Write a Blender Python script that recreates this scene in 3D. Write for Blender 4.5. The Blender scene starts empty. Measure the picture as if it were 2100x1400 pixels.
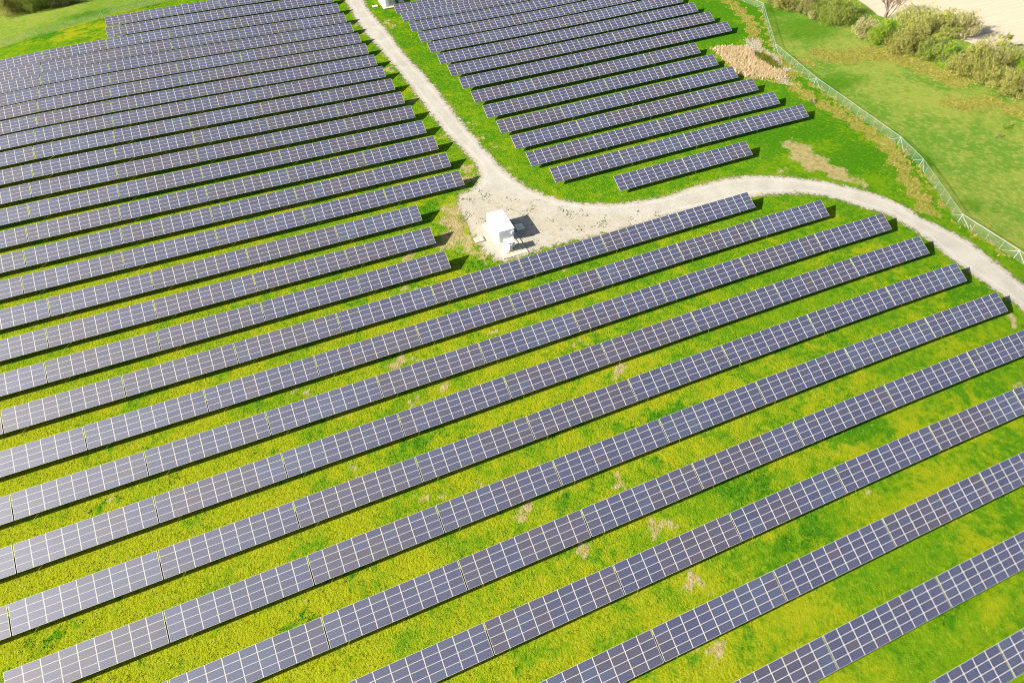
# solar field seen from a drone: constants measured on the photograph, metres
CAM_AXES = [(0.922668, -0.385484, -0.009221), (0.294739, 0.689644, 0.661453), (0.248621, 0.613019, -0.74993)]
CAM_HEIGHT = 81.259
LENS = 21.423
TERRAIN = [(0, 2, 0.40469), (0, 3, 0.24938), (0, 4, 0.09158), (1, 1, -2.42412), (1, 2, 0.35355), (1, 3, 1.06489), (2, 0, 0.66384), (2, 1, -0.68533), (2, 2, -1.01666), (3, 0, 0.87479), (3, 1, 1.91373), (4, 0, -0.74005)]
TILT = 0.42624
SLANT = 3.9262
ROWS = [('S', 1, 90.01, 80.48, 0, 14, True), ('S', 2, 102.5, 71.88, 0, 14, True), ('S', 3, 111.29, 63.26, 0, 14, True), ('S', 4, 112.48, 54.62, 0, 14, True), ('S', 5, 112.79, 45.91, 0, 14, True), ('S', 6, 113.23, 37.21, 0, 14, True), ('S', 7, 95.43, 28.61, -8, 14, False), ('S', 8, 77.67, 20.01, -8, 14, False), ('S', 9, 78.1, 11.27, -8, 14, False), ('S', 10, 60.42, 2.59, -8, 14, False), ('S', 11, 60.82, -6.14, -8, 14, False), ('W', 1, 23.32, 88.96, 0, 14, True), ('W', 2, 22.93, 97.58, 0, 14, True), ('W', 3, 22.62, 106.04, 0, 14, True), ('W', 4, 35.47, 114.87, 0, 14, True), ('W', 5, 35.13, 123.4, 0, 14, True), ('W', 6, 34.77, 131.96, 0, 14, True), ('W', 7, 34.37, 140.65, 0, 14, True), ('W', 8, 33.99, 149.32, 0, 14, True), ('W', 9, 33.61, 157.88, 0, 14, True), ('W', 10, 33.25, 166.53, 0, 14, True), ('W', 11, 32.85, 175.15, 0, 14, True), ('W', 12, 32.46, 183.5, 0, 14, True), ('W', 13, 32.04, 192.15, 0, 14, True), ('W', 14, 31.73, 200.6, 0, 14, True), ('W', 15, 31.34, 209.18, 0, 14, True), ('W', 16, 30.96, 217.57, 0, 14, True), ('W', 17, 30.62, 226.28, 0, 14, True), ('W', 18, -5.89, 235.37, -2, 2, True), ('W', 19, -24.48, 244.6, -3, 1, True), ('N', 1, 102.57, 97.85, 0, 2, True), ('N', 2, 127.07, 106.86, 0, 4, True), ('N', 3, 124.77, 115.38, 0, 4, True), ('N', 4, 124.4, 123.92, 0, 4, True), ('N', 5, 123.89, 132.28, 0, 4, True), ('N', 6, 123.53, 141.14, 0, 4, True), ('N', 7, 123.4, 150.05, 0, 4, True), ('N', 8, 141.27, 159.1, 0, 5, True), ('N', 9, 140.82, 167.82, 0, 5, True), ('N', 10, 140.34, 176.39, 0, 5, True), ('N', 11, 121.94, 185.11, -1, 4, True), ('N', 12, 103.35, 193.51, -2, 3, True), ('N', 13, 84.81, 202.01, -3, 2, True), ('N', 14, 66.26, 210.29, -4, 1, True), ('N', 15, 47.9, 218.04, -5, 0, True)]
ROAD_OUTLINE = [(41.95, 254.64), (40.91, 236.3), (40.7, 223.67), (41.69, 215.15), (42.45, 204.13), (42.27, 191.85), (43.3, 183.81), (44.4, 169.53), (45.04, 156.52), (45.16, 144.74), (45.64, 133.73), (46.17, 122.73), (47.1, 114.7), (49.89, 106.91), (54.08, 101.1), (61.07, 96.6), (68.09, 94.37), (75.91, 93.43), (80.45, 93.84), (89.37, 94.04), (97.89, 92.1), (102.68, 89.97), (108.62, 85.94), (114.06, 81.38), (119.33, 74.9), (122.1, 68.21), (121.53, 65.47), (124.86, 57.7), (124.94, 49.82), (124.42, 41.93), (123.72, 34.13), (116.69, 29.03), (117.31, 36.42), (117.46, 40.01), (117.11, 43.37), (116.5, 48.49), (116.32, 54.27), (116.95, 58.96), (115.96, 66.35), (114.9, 68.97), (112.97, 71.24), (110.25, 75.23), (107.35, 79.07), (102.42, 81.87), (93.1, 85.27), (83.94, 85.72), (73.93, 86.38), (59.62, 86.59), (47.92, 87.66), (40.06, 87.47), (32.28, 86.86), (30.8, 95.08), (31.03, 99.8), (31.21, 105.92), (32.0, 113.18), (37.71, 114.17), (41.24, 120.32), (40.53, 129.41), (39.09, 137.58), (38.58, 149.59), (37.98, 165.86), (37.27, 180.64), (35.95, 199.02), (34.67, 210.12), (34.2, 221.18), (34.62, 238.75), (35.73, 257.16)]
ROAD_PAD = [(32.0, 113.18), (38.4, 112.8), (45.31, 107.54), (50.4, 100.12), (58.92, 93.27), (74.15, 86.86), (59.55, 86.62), (47.92, 87.66), (40.06, 87.47), (32.28, 86.86), (30.74, 95.11), (31.03, 99.8), (31.21, 105.92)]
FENCE_LINE = [(158.45, 191.57), (160.4, 181.17), (161.98, 170.84), (145.58, 143.78), (141.89, 121.89), (139.67, 89.16), (137.19, 79.95), (127.99, 60.78), (129.27, 48.07), (129.16, 39.11)]
FENCE_BACK_LINE = [(-84.43, 248.78), (-75.65, 248.93), (-55.95, 253.07), (-44.12, 255.98), (-30.42, 259.55), (-13.94, 263.17)]
FIELD_OUTLINE = [(198.24, 195.25), (198.28, 179.49), (198.03, 162.44), (193.3, 148.73), (201.75, 138.66), (205.21, 121.39), (201.87, 103.71), (199.16, 86.79), (213.19, 58.29), (700.0, 60.0), (700.0, 420.0)]
DRY_STRIPS = [([(156.14, 185.36), (156.17, 178.36), (153.69, 168.27), (149.89, 159.39), (144.64, 151.75)], 2.6), ([(136.42, 124.84), (135.81, 116.5), (137.06, 108.49), (137.58, 100.18), (136.95, 92.84), (136.27, 87.37), (132.7, 80.82), (127.39, 71.41), (125.32, 66.07)], 2.6), ([(157.83, 135.85), (163.09, 131.4), (172.14, 131.04), (177.14, 124.56), (178.75, 116.98), (180.14, 107.94)], 5.5), ([(148.32, 135.38), (150.52, 132.67)], 2.0), ([(169.17, 98.07), (179.87, 94.94), (181.59, 86.02)], 4.0), ([(161.98, 170.84), (145.58, 143.78), (141.7, 121.66), (139.32, 88.82), (136.77, 79.55), (127.67, 60.5), (128.93, 47.8)], 0.7), ([(143.17, 141.19), (140.51, 130.23), (135.0, 127.69)], 3.0)]
REED_OUTLINE = [(129.89, 152.84), (133.09, 152.84), (139.6, 149.43), (140.89, 144.02), (140.45, 137.77), (139.59, 132.3), (137.89, 128.72), (134.32, 128.96), (130.35, 130.39), (126.83, 134.64), (128.09, 143.39)]
GREEN_REED_OUTLINE = [(139.57, 145.34), (141.8, 142.88), (140.96, 136.85), (139.51, 132.0), (138.25, 133.9), (137.83, 138.93), (137.64, 142.57)]
RUBBLE_PATCHES = [[(143.67, 154.14), (146.86, 152.72), (143.99, 147.09), (142.62, 145.09), (139.72, 146.01), (139.39, 149.15)], [(144.12, 145.16), (144.47, 141.7), (142.4, 136.22), (140.92, 135.48), (141.7, 139.34), (142.49, 143.31)], [(141.21, 134.31), (142.55, 132.71), (142.22, 130.83), (139.83, 131.53)], [(134.45, 129.56), (137.89, 128.72), (136.94, 125.89), (136.03, 124.37), (134.41, 125.7)]]
DIRT_AREAS = [[(114.73, 101.67), (117.41, 101.26), (118.95, 98.6), (118.73, 93.14), (119.11, 86.13), (119.89, 81.47), (120.9, 76.5), (117.93, 77.89), (114.71, 82.1), (112.92, 86.5), (110.12, 89.9), (110.95, 95.76)], [(103.46, 91.24), (106.89, 92.89), (106.98, 91.26), (106.93, 88.62), (103.7, 89.81)], [(27.33, 109.62), (32.64, 113.31), (30.92, 100.4), (31.02, 93.26), (31.65, 87.95), (29.02, 90.78), (27.78, 94.71), (25.97, 97.25), (21.97, 96.46), (21.52, 98.38), (25.6, 100.97)]]
DIRT_SPOTS = [(6.92, 70.52, 4.24, 1.01), (24.27, 70.37, 1.32, 0.72), (23.31, 71.59, 1.32, 0.73), (38.39, 61.63, 1.71, 1.17), (41.08, 53.39, 2.76, 1.51), (7.29, 61.34, 1.83, 1.0), (13.81, 61.67, 2.41, 1.04), (14.11, 87.5, 1.39, 0.69), (31.01, 34.93, 1.88, 1.14), (16.28, 36.01, 2.07, 1.21), (32.28, 26.15, 3.35, 1.6), (21.57, 28.02, 2.0, 0.9), (23.04, 36.66, 1.53, 0.63), (-5.57, 52.61, 1.64, 1.02), (4.67, 43.36, 2.95, 0.94), (11.27, 42.64, 1.36, 0.32), (63.53, 19.57, 2.5, 0.58), (33.13, 18.23, 2.12, 1.98), (30.03, 10.14, 2.22, 1.48), (-38.43, 61.22, 0.94, 0.77), (-9.8, 70.88, 2.13, 1.06), (-14.77, 36.01, 1.14, 0.51), (23.89, 96.8, 4.36, 1.27), (16.35, 96.95, 3.7, 0.93), (3.47, 100.48, 2.55, 0.61), (100.59, 24.76, 1.28, 0.94), (113.82, 35.73, 2.46, 1.44), (39.73, 84.3, 3.25, 0.45), (43.69, 81.21, 2.16, 0.73), (3.45, 83.33, 1.86, 0.77), (-4.13, 63.35, 2.41, 0.98), (60.34, 72.56, 1.65, 0.73), (33.18, 216.82, 1.11, 3.92), (34.46, 210.6, 1.09, 3.04), (35.05, 203.24, 1.24, 2.93), (35.62, 181.69, 1.48, 3.26), (36.89, 160.64, 1.52, 2.27), (38.2, 138.84, 1.67, 1.94), (38.93, 122.51, 2.86, 2.99), (35.28, 117.44, 5.03, 2.42), (44.28, 120.08, 2.09, 1.27), (46.7, 118.28, 2.35, 1.69), (46.35, 133.85, 1.96, 1.19), (43.94, 215.41, 1.52, 3.97), (44.12, 211.16, 1.12, 3.11), (47.18, 141.51, 1.45, 1.01), (47.9, 129.29, 1.65, 1.39)]
LUSH_SPOTS = [(24.85, 110.73, 3.51, 2.57), (27.29, 101.12, 1.79, 2.36), (29.14, 88.27, 3.19, 2.4), (25.17, 84.54, 4.11, 1.41), (24.6, 48.72, 5.03, 2.35), (41.59, 41.26, 6.92, 2.84), (4.91, 53.38, 4.74, 1.08), (22.26, 35.06, 2.26, 0.77), (47.45, 26.69, 4.84, 3.3), (50.27, 17.44, 6.18, 2.23), (37.88, 35.24, 2.03, 1.02), (-28.81, 61.9, 1.98, 1.06), (-39.76, 61.8, 2.68, 0.86), (-46.32, 44.2, 2.86, 1.05), (-31.53, 46.63, 3.79, 0.85), (-15.97, 33.87, 3.74, 0.87), (45.5, 27.53, 3.21, 1.63), (68.88, 48.39, 7.14, 2.41), (112.03, 43.86, 7.63, 1.52), (139.71, 81.55, 4.9, 4.22), (136.14, 64.46, 3.91, 2.92), (149.16, 120.04, 8.54, 4.97), (166.45, 169.34, 9.45, 6.09), (164.84, 152.82, 13.48, 10.1), (185.71, 96.77, 5.82, 1.83), (114.53, 106.11, 9.71, 7.63), (123.56, 102.21, 8.31, 5.1), (124.06, 87.48, 9.59, 5.79), (140.94, 180.6, 13.6, 4.99), (140.98, 161.35, 8.48, 5.75), (-62.54, 250.75, 6.08, 3.69), (-49.48, 262.62, 9.95, 3.85), (92.75, 183.08, 1.93, 1.49), (22.79, 12.98, 3.23, 1.4), (8.36, 17.35, 1.24, 0.76), (-10.11, 37.48, 5.29, 0.94), (60.86, 2.48, 5.16, 1.67), (69.71, 28.13, 6.4, 2.34)]
HEDGE_BACK = [(-78.78, 279.94), (-72.03, 277.65), (-67.07, 276.45), (-62.25, 276.98), (-57.45, 278.21), (-53.43, 279.64)]
BUSHES = [(168.9, 174.2, 2.77, 2.36, 4.9, 'brown', 2840, 'small brown bush at the top edge nearest the fence corner'), (170.1, 168.3, 5.01, 4.26, 6.2, 'olive', 6978, 'olive bush at the top edge, second of the hedge from the fence corner'), (173.4, 162.5, 4.54, 3.86, 6.5, 'brown', 6319, 'brownish twiggy bush at the top edge, third of the hedge from the fence corner'), (172.4, 157.8, 2.45, 2.08, 3.4, 'tan', 2027, 'small straw-coloured bush at the left foot of the big round green bush'), (178.9, 155.5, 9.83, 8.36, 6.1, 'green', 17732, 'big round green bush left of the leafless tree'), (177.7, 140.9, 4.46, 3.79, 6.0, 'tan', 5835, 'pale straw-coloured bush between two green bushes of the hedge'), (179.3, 135.6, 5.34, 4.54, 7.3, 'bright', 8563, 'bright green bush just below the leafless tree'), (180.6, 128.4, 6.14, 5.22, 8.4, 'olive', 11556, 'olive bush right of the bright green one under the leafless tree'), (193.4, 137.9, 7.78, 6.61, 7.8, 'yellow', 15280, 'large yellow-green bush at the back of the hedge, right of the leafless tree'), (200.7, 132.5, 6.01, 5.11, 8.5, 'yellow', 11303, 'tallest yellow-green bush beside the pale field, top of the hedge'), (206.4, 129.0, 4.84, 4.12, 7.5, 'tan', 7641, 'feathery tan bush jutting into the pale field'), (185.5, 122.3, 5.15, 4.38, 6.2, 'green', 7245, 'green bush in the middle of the hedge behind the low vivid green one'), (184.9, 116.7, 2.9, 2.47, 5.6, 'bright', 3252, 'low vivid green bush at the front of the hedge'), (184.6, 111.5, 4.44, 3.77, 7.3, 'olive', 6658, 'olive bush directly right of the low vivid green bush'), (187.0, 106.7, 6.27, 5.33, 11.9, 'olive', 15499, 'broad olive bush with grey stems near the right photo edge'), (209.3, 118.0, 2.08, 1.77, 5.9, 'yellow', 2311, 'slender yellow-green sapling rising above the hedge at the right'), (200.6, 108.7, 5.38, 4.57, 6.2, 'green', 7679, 'green bush at the back right under the slender sapling'), (188.0, 101.4, 4.3, 3.66, 6.6, 'yellow', 5950, 'yellowish bush low at the hedge front, right of the broad olive one'), (188.2, 96.4, 5.06, 4.3, 6.1, 'olive', 6989, 'olive bush touching the right photo edge at the hedge front'), (196.9, 98.4, 6.01, 5.11, 9.9, 'bright', 12684, 'bright green bush cut off by the right photo edge')]
BACK_BUSHES = [(-75.4, 281.5, 6.56, 5.57, 9.2, 'olive', 13586, 'olive bush in the extreme top left corner'), (-66.9, 280.8, 7.67, 6.52, 7.4, 'green', 14395, 'green bush second from the top left corner'), (-57.8, 280.3, 7.72, 6.56, 5.6, 'brown', 11765, 'brownish bush farthest right in the top left corner')]
TUFTS = 900000
SKY_STRENGTH = 0.055; SUN_STRENGTH = 5.0; EXPOSURE = 1.87
SHRUBS = [
 (171.5, 84.5, 2.6, 1.6, 0.9, 'bright', 900, 'low bright green shrub in the meadow at the right photo edge'),
 (166.0, 82.0, 1.8, 1.0, 0.6, 'green', 500, 'small low green shrub left of the larger meadow shrub'),
 (134.8, 114.5, 1.6, 1.2, 0.7, 'tan', 500, 'small straw-coloured shrub just outside the fence bend'),
]
HAZE = 0.0; HAZE_G = 0.7
import bpy, math, random
import numpy as np
from mathutils import Vector, Matrix, noise as mnoise

random.seed(7); RNG = np.random.default_rng(11)
scene = bpy.context.scene
COL = scene.collection
W_PX, H_PX = 2100.0, 1400.0
GAP_GROUND = 1.05            # low edge of the tables above the ground
PITCH = 18.1                # spacing of the tables along a row
TABLE_GAP = 0.17
GAP_M = 0.02

# ------------------------------------------------------------------ terrain
def soft(v, lo, hi, m=8.0):
    v = np.asarray(v, float)
    return np.where(v > hi, hi + m*np.tanh((v-hi)/m), np.where(v < lo, lo + m*np.tanh((v-lo)/m), v))
def rack_level(x, y):
    x = soft(x, -85, 135); y = soft(y, -15, 250)
    z = np.zeros(np.broadcast(x, y).shape)
    for a, b, c in TERRAIN:
        z = z + c*(x/100.0)**a*((y-120.0)/100.0)**b
    return z
def ground_z(x, y): return rack_level(x, y) - GAP_GROUND
def gz(x, y): return float(ground_z(np.array(x), np.array(y)))

# ------------------------------------------------------------------ helpers
def tag(o, label=None, cat=None, group=None, kind=None):
    if label: o['label'] = label
    if cat: o['category'] = cat
    if group: o['group'] = group
    if kind: o['kind'] = kind
    return o
def empty(name, loc, rot=(0, 0, 0)):
    o = bpy.data.objects.new(name, None); COL.objects.link(o)
    o.location = loc; o.rotation_euler = rot; o.empty_display_size = 0.5
    return o
class MB:
    """collects shapes for one mesh"""
    def __init__(s): s.v = []; s.f = []; s.m = []
    def face(s, pts, m=0):
        n = len(s.v); s.v += [tuple(p) for p in pts]; s.f.append(tuple(range(n, n+len(pts)))); s.m.append(m)
    def box(s, c, d, m=0, rot=None):
        n = len(s.v); hx, hy, hz = d[0]/2, d[1]/2, d[2]/2
        P = [Vector((x, y, z)) for z in (-hz, hz) for y in (-hy, hy) for x in (-hx, hx)]
        if rot is not None: P = [rot @ p for p in P]
        s.v += [tuple(p + Vector(c)) for p in P]
        for f in ((0,2,3,1),(4,5,7,6),(0,1,5,4),(2,6,7,3),(0,4,6,2),(1,3,7,5)):
            s.f.append(tuple(n+i for i in f)); s.m.append(m)
    def tube(s, a, b, ra, rb=None, n=6, m=0, cap=True):
        rb = ra if rb is None else rb
        a = Vector(a); b = Vector(b); d = (b-a)
        if d.length < 1e-6: return
        q = d.to_track_quat('Z', 'Y'); k = len(s.v)
        for c, r in ((a, ra), (b, rb)):
            for i in range(n):
                t = 2*math.pi*i/n
                s.v.append(tuple(c + q @ Vector((r*math.cos(t), r*math.sin(t), 0))))
        for i in range(n):
            j = (i+1) % n
            s.f.append((k+i, k+j, k+n+j, k+n+i)); s.m.append(m)
        if cap:
            s.f.append(tuple(k+i for i in range(n))[::-1]); s.m.append(m)
            s.f.append(tuple(k+n+i for i in range(n))); s.m.append(m)
    def mesh(s, name, mats):
        me = bpy.data.meshes.new(name); me.from_pydata(s.v, [], s.f)
        for mt in mats: me.materials.append(mt)
        me.polygons.foreach_set('material_index', s.m); me.update()
        return me
    def build(s, name, mats, parent=None, loc=(0, 0, 0), bevel=0):
        if not isinstance(mats, (list, tuple)): mats = [mats]
        o = bpy.data.objects.new(name, s.mesh(name, mats)); COL.objects.link(o)
        o.location = loc
        if parent: o.parent = parent
        if bevel:
            b = o.modifiers.new('Bevel', 'BEVEL'); b.width = bevel; b.segments = 2; b.limit_method = 'ANGLE'
        return o
def link_mesh(name, me, parent=None, loc=(0, 0, 0)):
    o = bpy.data.objects.new(name, me); COL.objects.link(o); o.location = loc
    if parent: o.parent = parent
    return o
def np_mesh(name, V, F, mats, attrs=None, cols=None, midx=None):
    """V (n,3), F (m,k) with k = 3 or 4"""
    me = bpy.data.meshes.new(name); k = F.shape[1]
    me.vertices.add(len(V)); me.vertices.foreach_set('co', np.ascontiguousarray(V, np.float32).ravel())
    me.loops.add(F.size); me.loops.foreach_set('vertex_index', np.ascontiguousarray(F, np.int32).ravel())
    me.polygons.add(len(F)); me.polygons.foreach_set('loop_start', np.arange(0, F.size, k, dtype=np.int32))
    for mt in mats: me.materials.append(mt)
    if midx is not None: me.polygons.foreach_set('material_index', np.ascontiguousarray(midx, np.int32))
    me.update(calc_edges=True)
    for n, a in (attrs or {}).items():
        at = me.attributes.new(n, 'FLOAT', 'POINT'); at.data.foreach_set('value', np.ascontiguousarray(a, np.float32))
    for n, a in (cols or {}).items():
        at = me.attributes.new(n, 'FLOAT_COLOR', 'POINT')
        full = np.ones((len(V), 4), np.float32); full[:, :a.shape[1]] = a
        at.data.foreach_set('color', full.ravel())
    return me

# ------------------------------------------------------------------ 2-D masks
def seg_dist(px, py, pts, closed=False):
    d = np.full(px.shape, 1e9)
    n = len(pts)
    for i in range(n if closed else n-1):
        (x1, y1), (x2, y2) = pts[i], pts[(i+1) % n]
        dx, dy = x2-x1, y2-y1; L = dx*dx+dy*dy+1e-12
        t = np.clip(((px-x1)*dx+(py-y1)*dy)/L, 0, 1)
        d = np.minimum(d, np.hypot(px-x1-t*dx, py-y1-t*dy))
    return d
def inside(px, py, pts):
    c = np.zeros(px.shape, bool); n = len(pts)
    for i in range(n):
        (x1, y1), (x2, y2) = pts[i], pts[(i+1) % n]
        if y1 == y2: continue
        hit = ((y1 > py) != (y2 > py)) & (px < (x2-x1)*(py-y1)/(y2-y1)+x1)
        c ^= hit
    return c
def sdf(px, py, pts):
    d = seg_dist(px, py, pts, True)
    return np.where(inside(px, py, pts), d, -d)       # positive inside
def chaikin(pts, n=2, closed=True):
    for _ in range(n):
        out = []
        m = len(pts)
        for i in range(m if closed else m-1):
            a, b = pts[i], pts[(i+1) % m]
            out += [(0.75*a[0]+0.25*b[0], 0.75*a[1]+0.25*b[1]), (0.25*a[0]+0.75*b[0], 0.25*a[1]+0.75*b[1])]
        if not closed: out = [pts[0]] + out + [pts[-1]]
        pts = out
    return pts
def sm(x, a, b):
    t = np.clip((x-a)/(b-a), 0, 1); return t*t*(3-2*t)
ROAD_S = chaikin(ROAD_OUTLINE, 1)
PAD_S = chaikin(ROAD_PAD, 1)

def masks(x, y):
    """per point: bare dirt, dry straw, tan field, lush growth, meadow beyond the fence"""
    dirt = np.zeros(x.shape); lush = np.zeros(x.shape); dry = np.zeros(x.shape)
    x0, y0 = x, y
    # uneven outlines: warp the patches
    x = x0+0.9*np.sin(1.15*y0+0.6*np.sin(0.7*x0))+0.55*np.sin(2.3*x0+1.9*y0)+0.35*np.sin(4.1*y0-2.7*x0)
    y = y0+0.7*np.sin(1.31*x0+0.8*np.sin(0.9*y0))+0.50*np.sin(2.7*y0-1.6*x0)+0.30*np.sin(4.7*x0+1.1*y0)
    for p in DIRT_AREAS:
        s = sdf(x, y, chaikin(p, 1)); dirt = np.maximum(dirt, sm(s, -1.6, 1.6)*0.78)
    for cx, cy, rx, ry in DIRT_SPOTS:
        d = np.hypot((x-cx)/rx, (y-cy)/ry); dirt = np.maximum(dirt, 0.85*(1-sm(d, 0.25, 1.25)))
    for cx, cy, rx, ry in LUSH_SPOTS:
        d = np.hypot((x-cx)/rx, (y-cy)/ry); lush = np.maximum(lush, 1-sm(d, 0.3, 1.3))
    for p, w in DRY_STRIPS:
        d = seg_dist(x, y, p); dry = np.maximum(dry, 0.9*(1-sm(d, 0.35*w, 1.25*w)))
    for p in RUBBLE_PATCHES:
        s = sdf(x, y, p); dirt = np.maximum(dirt, sm(s, -0.8, 0.5))
    for p in (REED_OUTLINE,):
        s = sdf(x, y, p); dry = np.maximum(dry, sm(s, -2.0, 1.0))
    x, y = x0, y0
    s = sdf(x, y, chaikin(FIELD_OUTLINE, 1)); field = sm(s, -2.5, 2.5)
    # outside the fence the mown meadow is paler
    fx = np.interp(y, [p[1] for p in FENCE_LINE[::-1]], [p[0] for p in FENCE_LINE[::-1]])
    meadow = sm(x-fx, -0.5, 3.0)
    back = np.interp(x, [p[0] for p in FENCE_BACK_LINE], [p[1] for p in FENCE_BACK_LINE])
    meadow = np.maximum(meadow, sm(y-back, -0.5, 3.0)*sm(-x, -20, 5)*0.8)
    return dirt, dry, field, lush, meadow

# ------------------------------------------------------------------ materials
def new_mat(name):
    m = bpy.data.materials.new(name); m.use_nodes = True
    nt = m.node_tree; nt.nodes.clear()
    return m, nt
class NT:
    def __init__(s, nt): s.nt = nt
    def n(s, typ, **kw):
        nd = s.nt.nodes.new(typ)
        for k, v in kw.items():
            if k.startswith('i_'):
                key = k[2:]; key = int(key) if key.isdigit() else key.replace('_', ' ')
                nd.inputs[key].default_value = v
            else: setattr(nd, k, v)
        return nd
    def l(s, a, b): s.nt.links.new(a, b)
    def math(s, op, a, b=None, c=None, clamp=False):
        nd = s.nt.nodes.new('ShaderNodeMath'); nd.operation = op; nd.use_clamp = clamp
        for i, v in enumerate((a, b, c)):
            if v is None: continue
            if isinstance(v, (int, float)): nd.inputs[i].default_value = v
            else: s.l(v, nd.inputs[i])
        return nd.outputs[0]
    def mix(s, f, a, b, blend='MIX'):
        nd = s.nt.nodes.new('ShaderNodeMix'); nd.data_type = 'RGBA'; nd.blend_type = blend
        for sock, v in ((nd.inputs[0], f), (nd.inputs[6], a), (nd.inputs[7], b)):
            if isinstance(v, (int, float)): sock.default_value = v
            elif isinstance(v, tuple): sock.default_value = v if len(v) == 4 else v+(1,)
            else: s.l(v, sock)
        return nd.outputs[2]
    def noise(s, vec, scale, detail=3, rough=0.55, dist=0.0):
        nd = s.n('ShaderNodeTexNoise'); nd.inputs['Scale'].default_value = scale
        nd.inputs['Detail'].default_value = detail; nd.inputs['Roughness'].default_value = rough
        nd.inputs['Distortion'].default_value = dist
        s.l(vec, nd.inputs['Vector']); return nd.outputs[0]
    def ramp(s, f, lo, hi):
        nd = s.n('ShaderNodeMapRange'); nd.interpolation_type = 'SMOOTHSTEP'
        nd.inputs[1].default_value = lo; nd.inputs[2].default_value = hi
        s.l(f, nd.inputs[0]); return nd.outputs[0]
    def attr(s, name):
        return s.n('ShaderNodeAttribute', attribute_name=name)
def simple(name, col, rough=0.6, metal=0.0, vary=0.0, scale=3.0, spec=0.5):
    m, nt = new_mat(name); t = NT(nt)
    b = t.n('ShaderNodeBsdfPrincipled'); o = t.n('ShaderNodeOutputMaterial'); t.l(b.outputs[0], o.inputs[0])
    b.inputs['Roughness'].default_value = rough; b.inputs['Metallic'].default_value = metal
    b.inputs['Specular IOR Level'].default_value = spec
    if vary:
        g = t.n('ShaderNodeNewGeometry')
        f = t.noise(g.outputs['Position'], scale, 4)
        c = t.mix(t.ramp(f, 0.3, 0.7), tuple(v*(1-vary) for v in col), tuple(min(1, v*(1+vary)) for v in col))
        t.l(c, b.inputs['Base Color'])
    else: b.inputs['Base Color'].default_value = col+(1,)
    return m

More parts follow.
